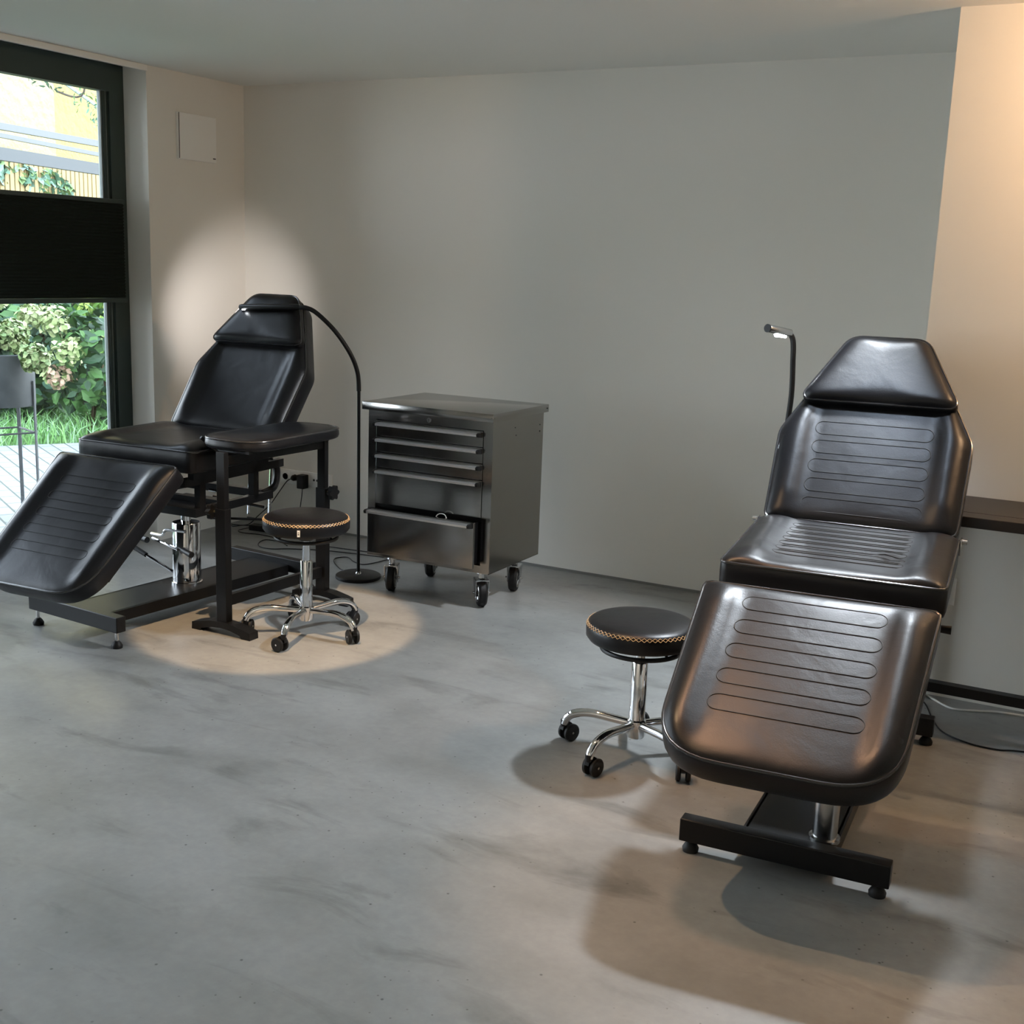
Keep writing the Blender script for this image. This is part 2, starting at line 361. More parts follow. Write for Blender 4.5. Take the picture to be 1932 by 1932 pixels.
def make_pad(name, parent, Mx, poly, rads, thick, ovals=(), bol=.020, dome=.016, inset=.0, xi=(.17,.235), dent=None, N=150, hw=.18, spine=None):
    O = resample(rounded(poly, rads), N)
    vs_ = [p.y for p in O]; L0, L1 = min(vs_), max(vs_)
    sp0, sp1 = (spine or (L0+.16, L1-.16))
    def height(x, v, e):
        h = dome*(1-math.exp(-e/.018))
        endf = sst(0, .10, v-L0)*sst(0, .10, L1-v)
        h += bol*sst(xi[0], xi[1], abs(x))*(.35+.65*endf)*(1-math.exp(-e/.03))
        h += -.006*(1-sst(.0,.16,abs(x)))*endf*0
        if dent: 
            for (dx, dv, dr, dh) in dent:
                q = ((x-dx)**2+(v-dv)**2)/dr**2; h += dh*math.exp(-q)
        return h
    def edist(x, v):
        return min((Vector((x,v))-p).length for p in O)
    m = MB(); bm = m.bm
    ts = [0,.015,.035,.06,.09,.13,.18,.24,.31,.38,.46,.55,.64,.73,.82,.91,1.0]
    rings = []
    for t in ts:
        R = []
        for p in O:
            Q = Vector((0, min(max(p.y, sp0), sp1))); w = p.lerp(Q, t)
            R.append(bm.verts.new((w.x, w.y, height(w.x, w.y, t*(p-Q).length))))
        rings.append(R)
    C0 = Vector((0,(L0+L1)/2))
    side = [(.003,-.008),(.004,-.025),(.004,-thick+.02),(.0,-thick+.006),(-.010,-thick)]
    low = []
    for off, z in side:
        R = []
        for i, p in enumerate(O):
            t = (O[(i+1)%N]-O[i-1]).normalized(); nrm = Vector((t.y, -t.x))
            if nrm.dot(p-C0) < 0: nrm = -nrm
            w = p+nrm*off; R.append(bm.verts.new((w.x,w.y,z)))
        low.append(R)
    def br(A, B):
        for k in range(N): f = bm.faces.new((A[k],A[(k+1)%N],B[(k+1)%N],B[k])); f.smooth = True
    for A, B in zip(rings, rings[1:]): br(A, B)
    br(rings[0], low[0])
    for A, B in zip(low, low[1:]): br(A, B)
    bm.faces.new(low[-1])
    bmesh.ops.remove_doubles(bm, verts=bm.verts, dist=.0004)
    for (vc, hl, hh) in ovals:
        pts = []
        for j in range(14): a = -PI/2+PI*j/13; pts.append((hl+hh*math.cos(a), vc+hh*math.sin(a)))
        for j in range(14): a = PI/2+PI*j/13; pts.append((-hl+hh*math.cos(a), vc+hh*math.sin(a)))
        full = []
        for i, a in enumerate(pts):
            b = pts[(i+1)%len(pts)]; dd = math.hypot(b[0]-a[0], b[1]-a[1]); k = max(1, int(dd/.02))
            for j in range(k): full.append((a[0]+(b[0]-a[0])*j/k, a[1]+(b[1]-a[1])*j/k))
        m.tube([(x, v, height(x, v, edist(x,v))+.0004) for x, v in full], .0015, 6, closed=True, mi=1)
    o = m.build(name, [LEATHER, SEAM], parent, M=Mx)
    pp = MB().tube([(p.x, p.y, .001) for p in O], .0042, 8, closed=True)
    pp.build('piping', PIPING, o, M=Mx)
    return o
def frame_M(org, vdir, ndir):
    v = Vector(vdir).normalized(); n = Vector(ndir).normalized(); x = v.cross(n)
    if x.x < 0: x = -x
    return Matrix(((x.x,v.x,n.x,org[0]),(x.y,v.y,n.y,org[1]),(x.z,v.z,n.z,org[2]),(0,0,0,1)))

def make_bed(loc, rz, label, z_h, a_s, a_b, leg_y, leg_z, a_l, base_loc, base_rz, foot_h, cyl_loc, style):
    bed = empty('treatment_bed', (loc[0], loc[1], 0), rz, label, 'treatment bed')
    W_ = .31; Ls = .555
    T = .088
    # backrest (origin at hinge)
    Mb = frame_M((0,.012,z_h), (0,math.cos(a_b),math.sin(a_b)), (0,-math.sin(a_b),math.cos(a_b)))
    poly = [(-.300,.006),(.300,.006),(W_,.345),(.135,.722),(-.135,.722),(-W_,.345)]
    ov = [(.062+.074*k, .165, .025) for k in range(5)] if style == 'R' else []
    make_pad('backrest', bed, Mb, poly, [.02,.02,.10,.07,.07,.10], T, ov, bol=.022, spine=(.15,.56), xi=(.185,.25))
    # headrest pillow
    Mh = frame_M((0,.012-math.sin(a_b)*.040,z_h+math.cos(a_b)*.040), (0,math.cos(a_b),math.sin(a_b)), (0,-math.sin(a_b),math.cos(a_b)))
    poly = [(-.262,.452),(.262,.452),(.128,.724),(-.128,.724)]
    hr = make_pad('headrest', bed, Mh, poly, [.03,.03,.07,.07], .036, (), bol=0, dome=.026, spine=(.56,.62), N=110)
    # seat
    Ms = frame_M((0,0,z_h), (0,-math.cos(a_s),-math.sin(a_s)), (0,-math.sin(a_s),math.cos(a_s)))
    ov = [(.10+.055*k, .165, .019) for k in range(7)] if style == 'R' else []
    dent = [(.13,.33,.022,.010),(.15,.36,.03,-.008),(-.2,.47,.04,.006)] if style == 'R' else [(-.2,.47,.04,.004)]
    poly = [(-W_,.0),(W_,.0),(W_,Ls),(-W_,Ls)]
    make_pad('seat_cushion', bed, Ms, poly, [.015,.015,.03,.03], T, ov, bol=.020, dent=dent, spine=(.14,.42), xi=(.17,.24))
    # leg rest
    Ml = frame_M((0,leg_y,leg_z), (0,-math.cos(a_l),-math.sin(a_l)), (0,-math.sin(a_l),math.cos(a_l)))
    LL = .638 if style == 'R' else .655
    poly = [(-W_,0),(W_,0),(.280,LL),(-.280,LL)]
    ov = [(.078+.094*k, .160, .027) for k in range(5)]
    if style == 'L': ov = [(.14+.085*k, .17, .0215) for k in range(5)]
    make_pad('leg_rest', bed, Ml, poly, [.02,.02,.17,.17], .074, ov, bol=.022, dome=.012, spine=(.15,.50), xi=(.18,.25))
    # cushion boards and steel rails under the pads
    for Mx, v0, v1, w in ((Mb,.03,.50,.17),(Ms,.03,Ls-.03,.27),(Ml,.03,.50,.22)):
        for sx in (-1,1):
            a = Mx @ Vector((sx*w, v0, -T-.014)); b = Mx @ Vector((sx*w, v1, -T-.014)); MB().bar(a, b, .03, .03).build('support_rail', BLACK, bed)
    # seat frame: two long side beams hung under the seat, lower rectangle and posts
    zb = z_h-T-.035
    m = MB(); X = .235
    for sx in (-1,1):
        m.bb(sx*X-.015, sx*X+.015, -Ls+.02, .13, zb-.03, zb+.005)
        m.bb(sx*X-.015, sx*X+.015, -Ls+.08, .05, zb-.165, zb-.130)
        m.bb(sx*X-.015, sx*X+.015, -Ls+.11, -Ls+.145, zb-.15, zb)
        m.bb(sx*X-.015, sx*X+.015, -.09, -.055, zb-.15, zb)
    m.bb(-X, X, -Ls+.08, -Ls+.11, zb-.165, zb-.130); m.bb(-X, X, .02, .05, zb-.165, zb-.130)
    m.bb(-X, X, -.25, -.22, zb-.165, zb-.135)
    m.bb(-.12, .12, -Ls+.11, -.10, zb-.17, zb-.160)
    m.build('seat_frame', BLACK, bed)
    # curved bracket + struts behind the hinge
    m = MB(); m.tube(smooth_path([(X-.01,.00,zb-.14),(X-.01,.09,zb-.12),(X-.01,.11,zb-.04),(X-.01,.06,zb+.0)]), .017, 8); m.build('curved_bracket', BLACK, bed)
    for sx in (-.02, .10):
        m = MB(); m.tube([(sx,.26,z_h+.02),(sx,.235,zb-.10),(sx,.22,zb-.30)], .0075, 8); m.build('back_strut', CHROME, bed)
    m = MB(); m.tube([(-.10,.06,zb-.20),(.12,.16,zb-.24)], .009, 8); m.tube([(-.10,.05,zb-.30),(.10,.20,zb-.31)], .006, 8, mi=1); m.build('linkage_rod', [CHROME, BLACK], bed)
    # hinge brackets with screw knobs
    for sx in (-1,1):
        m = MB(); m.box((sx*(W_+.006),.0,z_h-.02), (.006,.045,.05), None, .002); m.tube([(sx*(W_+.006),0,z_h-.004),(sx*(W_+.024),0,z_h-.004)], .008, 10)
        m.build('hinge_bracket', STEELR, bed)
    m = MB(); m.tube([(X,-.37,zb-.065),(W_-.01,-.37,zb-.065)], .006, 8, mi=0); m.tube([(W_-.012,-.37,zb-.065),(W_+.018,-.37,zb-.065)], [.011,.013], 12, mi=1)
    m.build('release_knob', [CHROME, BLACKP], bed)
    # ---- base (its own rotation about the column)
    Bi = Matrix.Translation((loc[0],loc[1],0)) @ Matrix.Rotation(rz,4,'Z')
    MB_ = Bi.inverted() @ Matrix.Translation((base_loc[0],base_loc[1],0)) @ Matrix.Rotation(base_rz,4,'Z')
    f = foot_h; YL = 1.10
    m = MB()
    m.bb(-.268,.268,-.022,.022,f,f+.062,bev=.003)
    m.bb(-.255,.255,YL-.022,YL+.022,f,f+.062,bev=.003)
    m.bb(-.115,.115,.022,YL-.022,f+.028,f+.034)
    for sx in (-1,1): m.bb(sx*.115-.006, sx*.115+.006, .022, YL-.022, f-.012, f+.034)
    m.build('base_frame', BLACK, bed, M=MB_)
    for sx in (-1,1):
        for y in (0, YL):
            m = MB(); x = sx*.240 if y == 0 else sx*.235
            m.tube([(x,y,.018),(x,y,f)], .0065, 8, mi=0); m.lathe([(0,0),(.021,0),(.022,.010),(.015,.022),(.009,.028),(0,.028)], (x,y,0), n=20, mi=1)
            m.build('foot', [CHROME, RUBBER], bed, M=MB_)
    # hydraulic column
    cx, cy = cyl_loc; zc = f+.034
    m = MB()
    m.lathe([(0,zc),(.066,zc),(.066,zc+.010),(.060,zc+.012),(.059,zc+.265),(.057,zc+.27),(0,zc+.27)], (cx,cy,0), n=32)
    m.build('hydraulic_cylinder', CHROME, bed, M=MB_)
    m = MB(); m.lathe([(0,zc+.265),(.021,zc+.265),(.021,zb-.165),(0,zb-.165)], (cx,cy,0), n=24); m.build('piston', CHROME, bed, M=MB_)
    # pump levers
    m = MB(); m.tube([(cx+.06,cy-.045,zc+.025),(cx-.20,cy-.05,zc+.10)], .006, 8); m.build('pump_rod', CHROME, bed, M=MB_)
    m = MB(); m.tube([(cx-.20,cy-.05,zc+.10),(cx-.32,cy-.05,zc+.135)], .011, 10); m.build('pump_handle', BLACKP, bed, M=MB_)
    m = MB(); m.tube([(cx-.18,cy-.03,zc+.175),(cx+.02,cy-.065,zc+.162)], .006, 8); m.build('pump_rod', CHROME, bed, M=MB_)
    for x0, x1, z0, z1 in ((-.30,-.17,.180,.175),(.01,.105,.163,.152)):
        m = MB(); m.tube([(cx+x0,cy-.05,zc+z0),(cx+x1,cy-.068,zc+z1)], [.010,.0135], 12); m.build('pump_handle', BLACKP, bed, M=MB_)
    m = MB(); m.tube(smooth_path([(cx-.22,cy,zc+.185),(cx-.13,cy-.02,zc+.195),(cx-.075,cy-.055,zc+.225),(cx-.05,cy-.055,zc+.235),(cx+.055,cy-.055,zc+.243)],4), .007, 8); m.build('bent_rod', STEELR, bed, M=MB_)
    if style == 'L':
        m = MB(); m.tube([(-.04,-.10,zb-.06),(-.04,-.10,zb-.06)][:1]+[(-.04,-.10,zb-.12)], .01, 8); m.bm.clear(); m.bm.free()
    else:
        m = MB(); m.lathe([(0,zc),(.040,zc),(.040,zc+.01),(.032,zc+.012),(.032,zc+.36),(0,zc+.36)], (.085,.105,0), n=28); m.build('foot_cylinder', STEELR, bed, M=MB_)
        # small cloth tag at the edge of the backrest
        m = MB(); m.box((-.292,.285,.010), (.016,.045,.003), Matrix.Rotation(-.05,3,'Z'), .0008); m.build('cloth_tag', TAGG, bed, M=Mb)['label'] = 'grey cloth tag'
    return bed

bedL = make_bed((.870,-1.190), .048, 'black padded treatment bed by the window, legs towards the left edge', .722, .005, .92, -.645, .675, .69,
                (.913,-2.088), -.078, .066, (.0,.575), 'L')
bedR = make_bed((3.769,-1.470), .088, 'black padded treatment bed before the lit partition, grey tag on backrest', .714, .055, .885, -.712, .663, .45,
                (3.862,-2.463), .057, .032, (.0,.62), 'R')

# ------------------------------------------------------------------ rolling stools
def make_stool(loc, rz, zs, label, swivels, tagang):
    st = empty('rolling_stool', (loc[0],loc[1],0), rz, label, 'stool', 'round rolling stools')
    R_ = .172
    pr = [(0,zs+.014),(.05,zs+.013),(.10,zs+.011),(.14,zs+.006),(.158,zs+.001),(.167,zs-.006),(.1715,zs-.014),(.173,zs-.024),(.172,zs-.048),(.163,zs-.060),(.14,zs-.064),(0,zs-.064)]
    MB().lathe(pr, n=64).build('seat', LEATHER, st)
    m = MB(); NZ = 66
    for k in range(NZ):
        a0, a1 = 2*PI*k/NZ, 2*PI*(k+1)/NZ
        for (za, zb_, ra, rb) in ((zs-.004, zs-.014, .1668, .1728), (zs-.014, zs-.004, .1728, .1668)):
            m.tube([(ra*math.cos(a0),ra*math.sin(a0),za),(rb*math.cos(a1),rb*math.sin(a1),zb_)], .0009, 5)
    m.build('stitching', GOLD, st)['label'] = 'golden zigzag stitching'
    if tagang is not None:
        m = MB(); m.box((.1740,0,zs-.036), (.0015,.011,.026)); m.box((.1749,0,zs-.032), (.0006,.006,.003), mi=1); m.box((.1749,0,zs-.039), (.0006,.006,.004), mi=1)
        m.build('cloth_tag', [TAG, DHOLE], st, M=Matrix.Rotation(tagang-rz,4,'Z'))['label'] = 'white cloth tag'
    zr = zs-.087
    m = MB(); m.tube([(.122*math.cos(2*PI*k/48),.122*math.sin(2*PI*k/48),zr) for k in range(48)], .0075, 8, closed=True)
    for k in range(3):
        a = 2*PI*k/3+.5; m.tube(smooth_path([(.122*math.cos(a),.122*math.sin(a),zr),(.10*math.cos(a),.10*math.sin(a),zr+.018),(.06*math.cos(a),.06*math.sin(a),zr+.024)],4), .005, 6)
    m.build('lever_ring', BLACKP, st)
    MB().lathe([(0,zr+.025),(.055,zr+.025),(.055,zr+.010),(.03,zr-.012),(0,zr-.012)], n=24).build('seat_plate', BLACKP, st)
    MB().lathe([(0,.29),(.0155,.29),(.0155,zr-.01),(0,zr-.01)], n=20).build('gas_spring', CHROME, st)
    MB().lathe([(0,.09),(.025,.09),(.025,.306),(.023,.310),(0,.310)], n=24).build('gas_column', CHROME, st)
    MB().lathe([(0,.062),(.026,.062),(.030,.070),(.030,.118),(.026,.122),(0,.122)], n=24).build('hub', CHROME, st)
    for k in range(5):
        a = 2*PI*k/5; Rz = Matrix.Rotation(a,4,'Z')
        pts = smooth_path([(.024,0,.104),(.08,0,.108),(.14,0,.112),(.18,0,.108),(.215,0,.096),(.233,0,.078),(.240,0,.060)],5)
        n_ = len(pts); leg = MB().tube(pts, [.0125-.0025*i/(n_-1)*0+ (.0015*math.sin(i/(n_-1)*PI)) for i in range(n_)], 12); leg.build('leg', CHROME, st, M=Rz)
        sw = swivels[k]; Cm = Rz @ Matrix.Translation((.241,0,0)) @ Matrix.Rotation(sw-a,4,'Z') @ Matrix.Scale(1.18,4)
        c = MB(); c.tube([(0,0,.044),(0,0,.062)], .010, 12)
        arc = [(.026*math.cos(t), .0, .026+.026*math.sin(t)) for t in [i*PI/9-.35 for i in range(10)]]
        # hooded fork
        c.prism([(-.006,.050),(.012,.055),(.030,.044),(.040,.028),(.034,.018),(.014,.022),(-.008,.034)], -.006, .006, fn=lambda p: Vector((p.x, p.z, p.y)))
        co = c.build('caster', BLACKP, st, M=Cm)
        w = MB()
        for sy in (-1,1):
            w.lathe([(0,sy*.006),(.020,sy*.006),(.0245,sy*.009),(.0245,sy*.016),(.021,sy*.019),(.007,sy*.018),(0,sy*.018)], (.018,0,.0245), ax='y', n=24)
        w.build('wheel', RUBBER, co, M=Cm)
        w = MB(); w.tube([(.018,-.0195,.0245),(.018,.0195,.0245)], .0035, 8); w.build('axle', STEELR, co, M=Cm)
    return st
rad = math.radians
stL = make_stool((1.640,-1.560), rad(-145), .494, 'round black rolling stool with golden stitching, beside the armrest stand', [rad(-100), rad(-40), rad(-70), rad(60), rad(160)], rad(-62))
stR = make_stool((3.252,-1.968), rad(-175), .440, 'round black rolling stool half hidden behind the right bed', [rad(-120), rad(-110), rad(-75), rad(60), rad(160)], None)

# ------------------------------------------------------------------ armrest stand
ar = empty('armrest_stand', (1.375,-1.42,0), 0, 'black T-legged armrest stand with padded rounded top beside the left bed', 'armrest stand')
def A(x,y,z=0): return (x-1.375, y+1.42, z)
iv = Matrix.Translation((-1.375,1.42,0))
for i, (x, y) in enumerate(((1.363,-1.735),(1.392,-1.125))):
    m = MB()   # arched foot
    top = [(-.150,.030),(-.12,.038),(-.06,.050),(0,.054),(.06,.050),(.12,.038),(.150,.030)]
    out = [(-.152,0),(-.108,0),(-.10,.012),(-.05,.024),(0,.028),(.05,.024),(.10,.012),(.108,0),(.152,0)]+[(a,b) for a,b in top[::-1]]
    m.prism(out, y-.026, y+.026, fn=lambda p: Vector((p.x+x, p.z, p.y)))
    m.build('foot', BLACK, ar, M=iv)
    m = MB(); m.bb(x-.026,x+.026,y-.018,y+.018,.045,.515,bev=.002); m.build('post', BLACK, ar, M=iv)
    m = MB(); m.bb(x-.021,x+.021,y-.013,y+.013,.50,.742,bev=.002); m.build('inner_post', BLACK, ar, M=iv)
    sd = -1 if i == 0 else 1
    m = MB(); pts = []
    NK = 48
    prof = [(.029+.005*math.cos(6*2*PI*k/NK), 2*PI*k/NK) for k in range(NK)]
    m.prism([(r*math.cos(t), r*math.sin(t)) for r,t in prof], 0, .020, fn=lambda p: Vector((x+sd*(.046+p.z), y+p.x, .498+p.y)))
    m.build('clamp_knob', BLACKP, ar, smooth=True, M=iv, angle=30)
    m = MB(); m.tube([(x+sd*.02,y,.498),(x+sd*.05,y,.498)], .005, 8); m.build('knob_bolt', mat('brass_bolt', (.6,.5,.3), .3, metal=1), ar, M=iv)
m = MB(); m.bar((1.363,-1.735,.135),(1.392,-1.125,.135), .022, .045); m.build('stretcher', BLACK, ar, M=iv)
m = MB(); m.bar((1.363,-1.735,.708),(1.392,-1.125,.708), .022, .036); m.build('top_rail', BLACK, ar, M=iv)
m = MB(); m.bb(1.30,1.46,-1.69,-1.17,.735,.747); m.build('top_plate', BLACK, ar, M=iv)
Ma = Matrix.Translation((1.345,-1.395,.783)) @ Matrix.Rotation(.02,4,'Z')
pd = make_pad('armrest_pad', ar, iv@Ma, [(-.155,-.315),(.155,-.315),(.155,.315),(-.155,.315)], [.13,.13,.13,.13], .040, (), bol=0, dome=.010, spine=(-.18,.18), N=120)
m = MB(); m.tube([(1.185,-1.66,.775),(1.215,-1.58,.700)], .007, 8); m.build('tilt_lever', BLACKP, ar, M=iv)

# ------------------------------------------------------------------ tool cabinet
cb = empty('drawer_cabinet', (1.775,-.63,0), 0, 'stainless steel five-drawer cabinet on four black wheels, bottom drawer slightly open', 'drawer cabinet')
ic = Matrix.Translation((-1.775,.63,0))
m.bm.free()
x0, x1, y0, y1 = 1.455, 2.098, -.870, -.395; zb, zt = .172, .845
m = MB()
m.bb(x0, x0+.003, y0, y1, zb, zt); m.bb(x1-.003, x1, y0, y1, zb, zt); m.bb(x0+.003, x1-.003, y1-.003, y1, zb+.004, zt)
m.bb(x0, x1, y0, y1, zb, zb+.004)
m.bb(x0+.003, x0+.040, y0, y0+.004, zb+.034, .803); m.bb(x1-.045, x1-.003, y0, y0+.004, zb+.034, .803)
m.bb(x0+.003, x1-.003, y0, y0+.004, zb+.004, zb+.034); m.bb(x0+.003, x1-.003, y0, y0+.004, .803, zt)
m.build('body', STEEL, cb, M=ic)
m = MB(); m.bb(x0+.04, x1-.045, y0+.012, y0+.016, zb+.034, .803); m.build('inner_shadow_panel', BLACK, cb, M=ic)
m = MB(); m.bb(x0-.018, x1+.015, y0-.028, y1+.02, .845, .880, bev=.0015)
for sx in (x0-.008, x1+.005): m.tube([(sx, y0-.0285, .862),(sx, y0-.030, .862)], .003, 8)
for sy in (y0-.015, y1+.01): m.tube([(x1+.0150, sy, .862),(x1+.0165, sy, .862)], .003, 8)
m.build('top_slab', STEEL, cb, M=ic)
m = MB(); m.tube([(1.775,y0-.002,.823),(1.775,y0+.004,.823)], .011, 20); m.bb(1.7735,1.7765,y0-.003,y0-.002,.817,.829,mi=1); m.build('lock', [STEELR, DHOLE], cb, M=ic)
m = MB()
for (yy, zz, r_) in ((-.43,.79,.003),(-.43,.76,.004),(-.66,.765,.003),(-.67,.80,.003)): MB().tube([(x1-.001,yy,zz),(x1+.001,yy,zz)], r_, 10).build('side_screw', DHOLE, cb, M=ic)
dz = [(.799,.731),(.727,.659),(.655,.587),(.583,.420)]
dx0, dx1 = x0+.043, x1-.048
def handle(par, xa, xb, yf, z):
    h = MB(); h.prism([(0,0),(-.026,.004),(-.028,.013),(-.020,.017),(0,.017)], xa, xb, fn=lambda p: Vector((p.z, yf+p.x, z+p.y)))
    h.build('handle', ALU, par, M=ic)
    for xx in (xa, xb):
        h = MB(); h.prism([(0,-.002),(-.027,.002),(-.030,.013),(-.021,.019),(0,.019)], xx-.006, xx+.006, fn=lambda p: Vector((p.z, yf+p.x, z+p.y)))
        h.build('handle_end_cap', BLACKP, par, M=ic)
for (a, b) in dz:
    d = MB().bb(dx0, dx1, y0-.002, y0+.014, b, a, bev=.001).build('drawer', STEEL, cb, M=ic)
    handle(d, dx0+.004, dx1-.012, y0-.002, a-.026)
off = .062
d = MB(); d.bb(dx0, dx1, y0-off-.002, y0-off+.014, .203, .408, bev=.001)
d = d.build('drawer', STEEL, cb, M=ic)
m = MB(); m.bb(dx0+.014, dx0+.016, y0-off+.014, y0+.012, .213, .40); m.bb(dx1-.016, dx1-.014, y0-off+.014, y0+.012, .213, .40); m.bb(dx0+.014, dx1-.014, y0-off+.014, y0+.012, .213, .215)
m.build('drawer_box', BLACK, d, M=ic)
handle(d, dx0+.004, dx1-.012, y0-off-.002, .408-.024)
def cab_caster(x, y, ang):
    c = MB(); Mx = ic @ Matrix.Translation((x,y,0)) @ Matrix.Rotation(ang,4,'Z'); r = .063
    c.bb(-.038,.038,-.030,.030,.163,.172); c.lathe([(0,.163),(.022,.163),(.024,.150),(0,.150)], n=20)
    c.bb(-.034,.034,-.029,.029,.118,.124)
    for sy in (-1,1):
        c.prism([(-.034,.122),(.034,.122),(.020,.050),(.010,.040),(-.002,.046)], sy*.030-.0015, sy*.030+.0015, fn=lambda p: Vector((p.x, p.z, p.y)))
    c.tube([(0,0,.12),(0,0,.155)], .014, 12)
    co = c.build('caster', STEELR, cb, M=Mx)
    w = MB(); w.lathe([(0,-.020),(.046,-.020),(.056,-.019),(r,-.011),(r,.011),(.056,.019),(.046,.020),(0,.020)], (.008,0,r), ax='y', n=36); w.build('wheel', RUBBER, co, M=Mx)
    w = MB()
    for sy in (-1,1):
        w.lathe([(.040,sy*.0195),(.043,sy*.0215),(.046,sy*.0195)], (.008,0,r), ax='y', n=36)
        for k in range(8):
            a = 2*PI*k/8; w.tube([(.008+.010*math.cos(a),sy*.0195,r+.010*math.sin(a)),(.008+.036*math.cos(a),sy*.0195,r+.036*math.sin(a))], .0022, 5)
    w.tube([(.008,-.040,r),(.008,.040,r)], .005, 10)
    w.build('wheel_rim', STEELR, co, M=Mx)
cab_caster(1.545,-.800, rad(-66)); cab_caster(2.015,-.785, rad(-50)); cab_caster(2.015,-.47, rad(-72)); cab_caster(1.555,-.47, rad(-70))
m = MB(); m.tube(smooth_path([(1.84,-.905,.375),(1.845,-.905,.408),(1.865,-.903,.421),(1.89,-.903,.415),(1.903,-.905,.380)],6), .0022, 6)
tag(m.build('cable', WCABLE), 'grey cable loop poking out of the open bottom drawer', 'cable')

# ------------------------------------------------------------------ gooseneck floor lamps
def make_lamp(base, path, head, label, glow):
    e = empty('gooseneck_floor_lamp', (base[0],base[1],0), 0, label, 'floor lamp', 'gooseneck floor lamps')
    iv_ = Matrix.Translation((-base[0],-base[1],0))
    MB().lathe([(0,0),(.108,0),(.110,.004),(.108,.014),(.100,.019),(.016,.020),(0,.020)], n=48).build('base', BLACKP, e)
    MB().lathe([(0,.019),(.014,.019),(.013,.026),(.009,.030),(0,.030)], n=20).build('collar', CHROME, e)
    zt = path[0][2]
    MB().tube([(0,0,.025),(path[0][0]-base[0],path[0][1]-base[1],zt)], .0078, 12).build('pole', BLACK, e)
    MB().tube(smooth_path(path,8), .0105, 12).build('gooseneck', BLACKP, e, M=iv_)
    a, b = Vector(head[0]), Vector(head[1])
    hd = MB().tube([a, a.lerp(b,.03), a.lerp(b,.97), b], [.011,.0145,.0145,.012], 16).build('lamp_head', BLACKP if glow == 'L' else STEELR, e, M=iv_)
    return e, a, b
lampL, a, b = make_lamp((1.293,-.712), [(1.288,-.714,.90),(1.284,-.72,.985),(1.262,-.745,1.07),(1.205,-.785,1.172),(1.130,-.825,1.252),(1.085,-.845,1.275),(1.04,-.85,1.277)],
    ((1.05,-.85,1.277),(.715,-.872,1.262)), 'black gooseneck floor lamp arching over the left bed headrest', 'L')
lampR, a2, b2 = make_lamp((3.335,-.80), [(3.335,-.80,.90),(3.345,-.80,1.05),(3.341,-.802,1.18),(3.335,-.805,1.262),(3.318,-.815,1.290)],
    ((3.326,-.812,1.288),(3.275,-.93,1.306)), 'black gooseneck floor lamp with lit tip behind the right bed', 'R')
MB().bb(-.007,.007,-.003,.003,-.0015,.0015).build('led_strip', LED, lampL, M=Matrix.Translation((-1.293,.712,0))@Matrix.Translation((.745,-.882,1.252)))
m = MB(); m.tube([(3.314,-.835,1.2755),(3.292,-.888,1.2835)], [.006,.009], 10); m.build('led_strip', LED, lampR, M=Matrix.Translation((-3.335,.80,0)))
m = MB(); m.tube([(3.2735,-.933,1.3065),(3.272,-.937,1.307)], .0155, 16); m.build('end_cap', BLACKP, lampR, M=Matrix.Translation((-3.335,.80,0)))
def lamp_light(parent, off, to, w, cone, col, r):
    ld = bpy.data.lights.new('led_light', 'SPOT'); ld.energy = w; ld.color = col; ld.spot_size = math.radians(cone); ld.spot_blend = 1; ld.shadow_soft_size = r
    lo = bpy.data.objects.new('led_light', ld); COL.objects.link(lo); aim(lo, off, to); lo.parent = parent
    lo.matrix_parent_inverse = Matrix.Translation(parent.location).inverted()
lamp_light(lampL, (.690,-.868,1.262), (0,-.08,1.14), 18, 72, (1,.92,.89), .02)
lamp_light(lampR, (3.29,-.90,1.25), (3.0,-1.3,0), 2.5, 120, (.92,.96,1), .02)

# ------------------------------------------------------------------ side table on the right
tb = empty('side_table', (4.6,-1.055,0), 0, 'long dark table against the lit partition at the right edge', 'table')
it = Matrix.Translation((-4.6,1.055,0))
m = MB(); m.bb(3.90, 5.3, -1.262, -1.178, .722, .757, bev=.002); m.bb(3.90, 5.3, -1.172, -.850, .722, .757, bev=.002); m.bb(3.92,3.95,-1.20,-.9,.705,.722); m.bb(5.25,5.28,-1.20,-.9,.705,.722)
m.build('tabletop', TABLETOP, tb, M=it)
for x in (3.93, 5.26):
    for y in (-1.22, -.89): m = MB(); m.bb(x-.017, x+.017, y-.017, y+.017, 0, .722); m.build('leg', BLACK, tb, M=it)
m = MB(); m.bb(3.93, 5.26, -1.262+.01, -1.215, .147, .180); m.build('stretcher', BLACK, tb, M=it)

# ------------------------------------------------------------------ wall fittings
sk = empty('socket_strip', (.43,0,.285), 0, 'long white five-gang socket strip low on the back wall beside the left bed', 'socket')
m = MB(); m.bb(-.183,.183,-.010,0,-.041,.041,bev=.003); m.build('cover_plate', WPLAST, sk)
for k in range(5):
    cx = -.142+.071*k
    m = MB()
    m.bb(cx-.029,cx+.029,-.0125,-.010,-.029,.029,bev=.001)
    if k < 3:
        m.lathe([(.018,-.0126),(.0205,-.0145),(.022,-.0126)], (cx,0,0), ax='y', n=28); m.lathe([(0,-.0128),(.018,-.0128)], (cx,0,0), ax='y', n=28, mi=1)
    else:
        for dx_ in (-.011,.011): m.lathe([(0,-.0132),(.0065,-.0132),(.0065,-.0125)], (cx+dx_,0,0), ax='y', n=16, mi=1)
    o = m.build('socket_insert', [WPLAST, mat('grey_socket_well', (.35,.35,.34), .5)if k == 0 else DHOLE], sk)
s2 = empty('socket_strip', (3.945,-.845,.40), 0, 'white socket plate on the partition wall, behind the seat of the right bed', 'socket')
m = MB(); m.bb(-.07,.07,-.010,0,-.05,.05,bev=.003); m.build('cover_plate', WPLAST, s2)
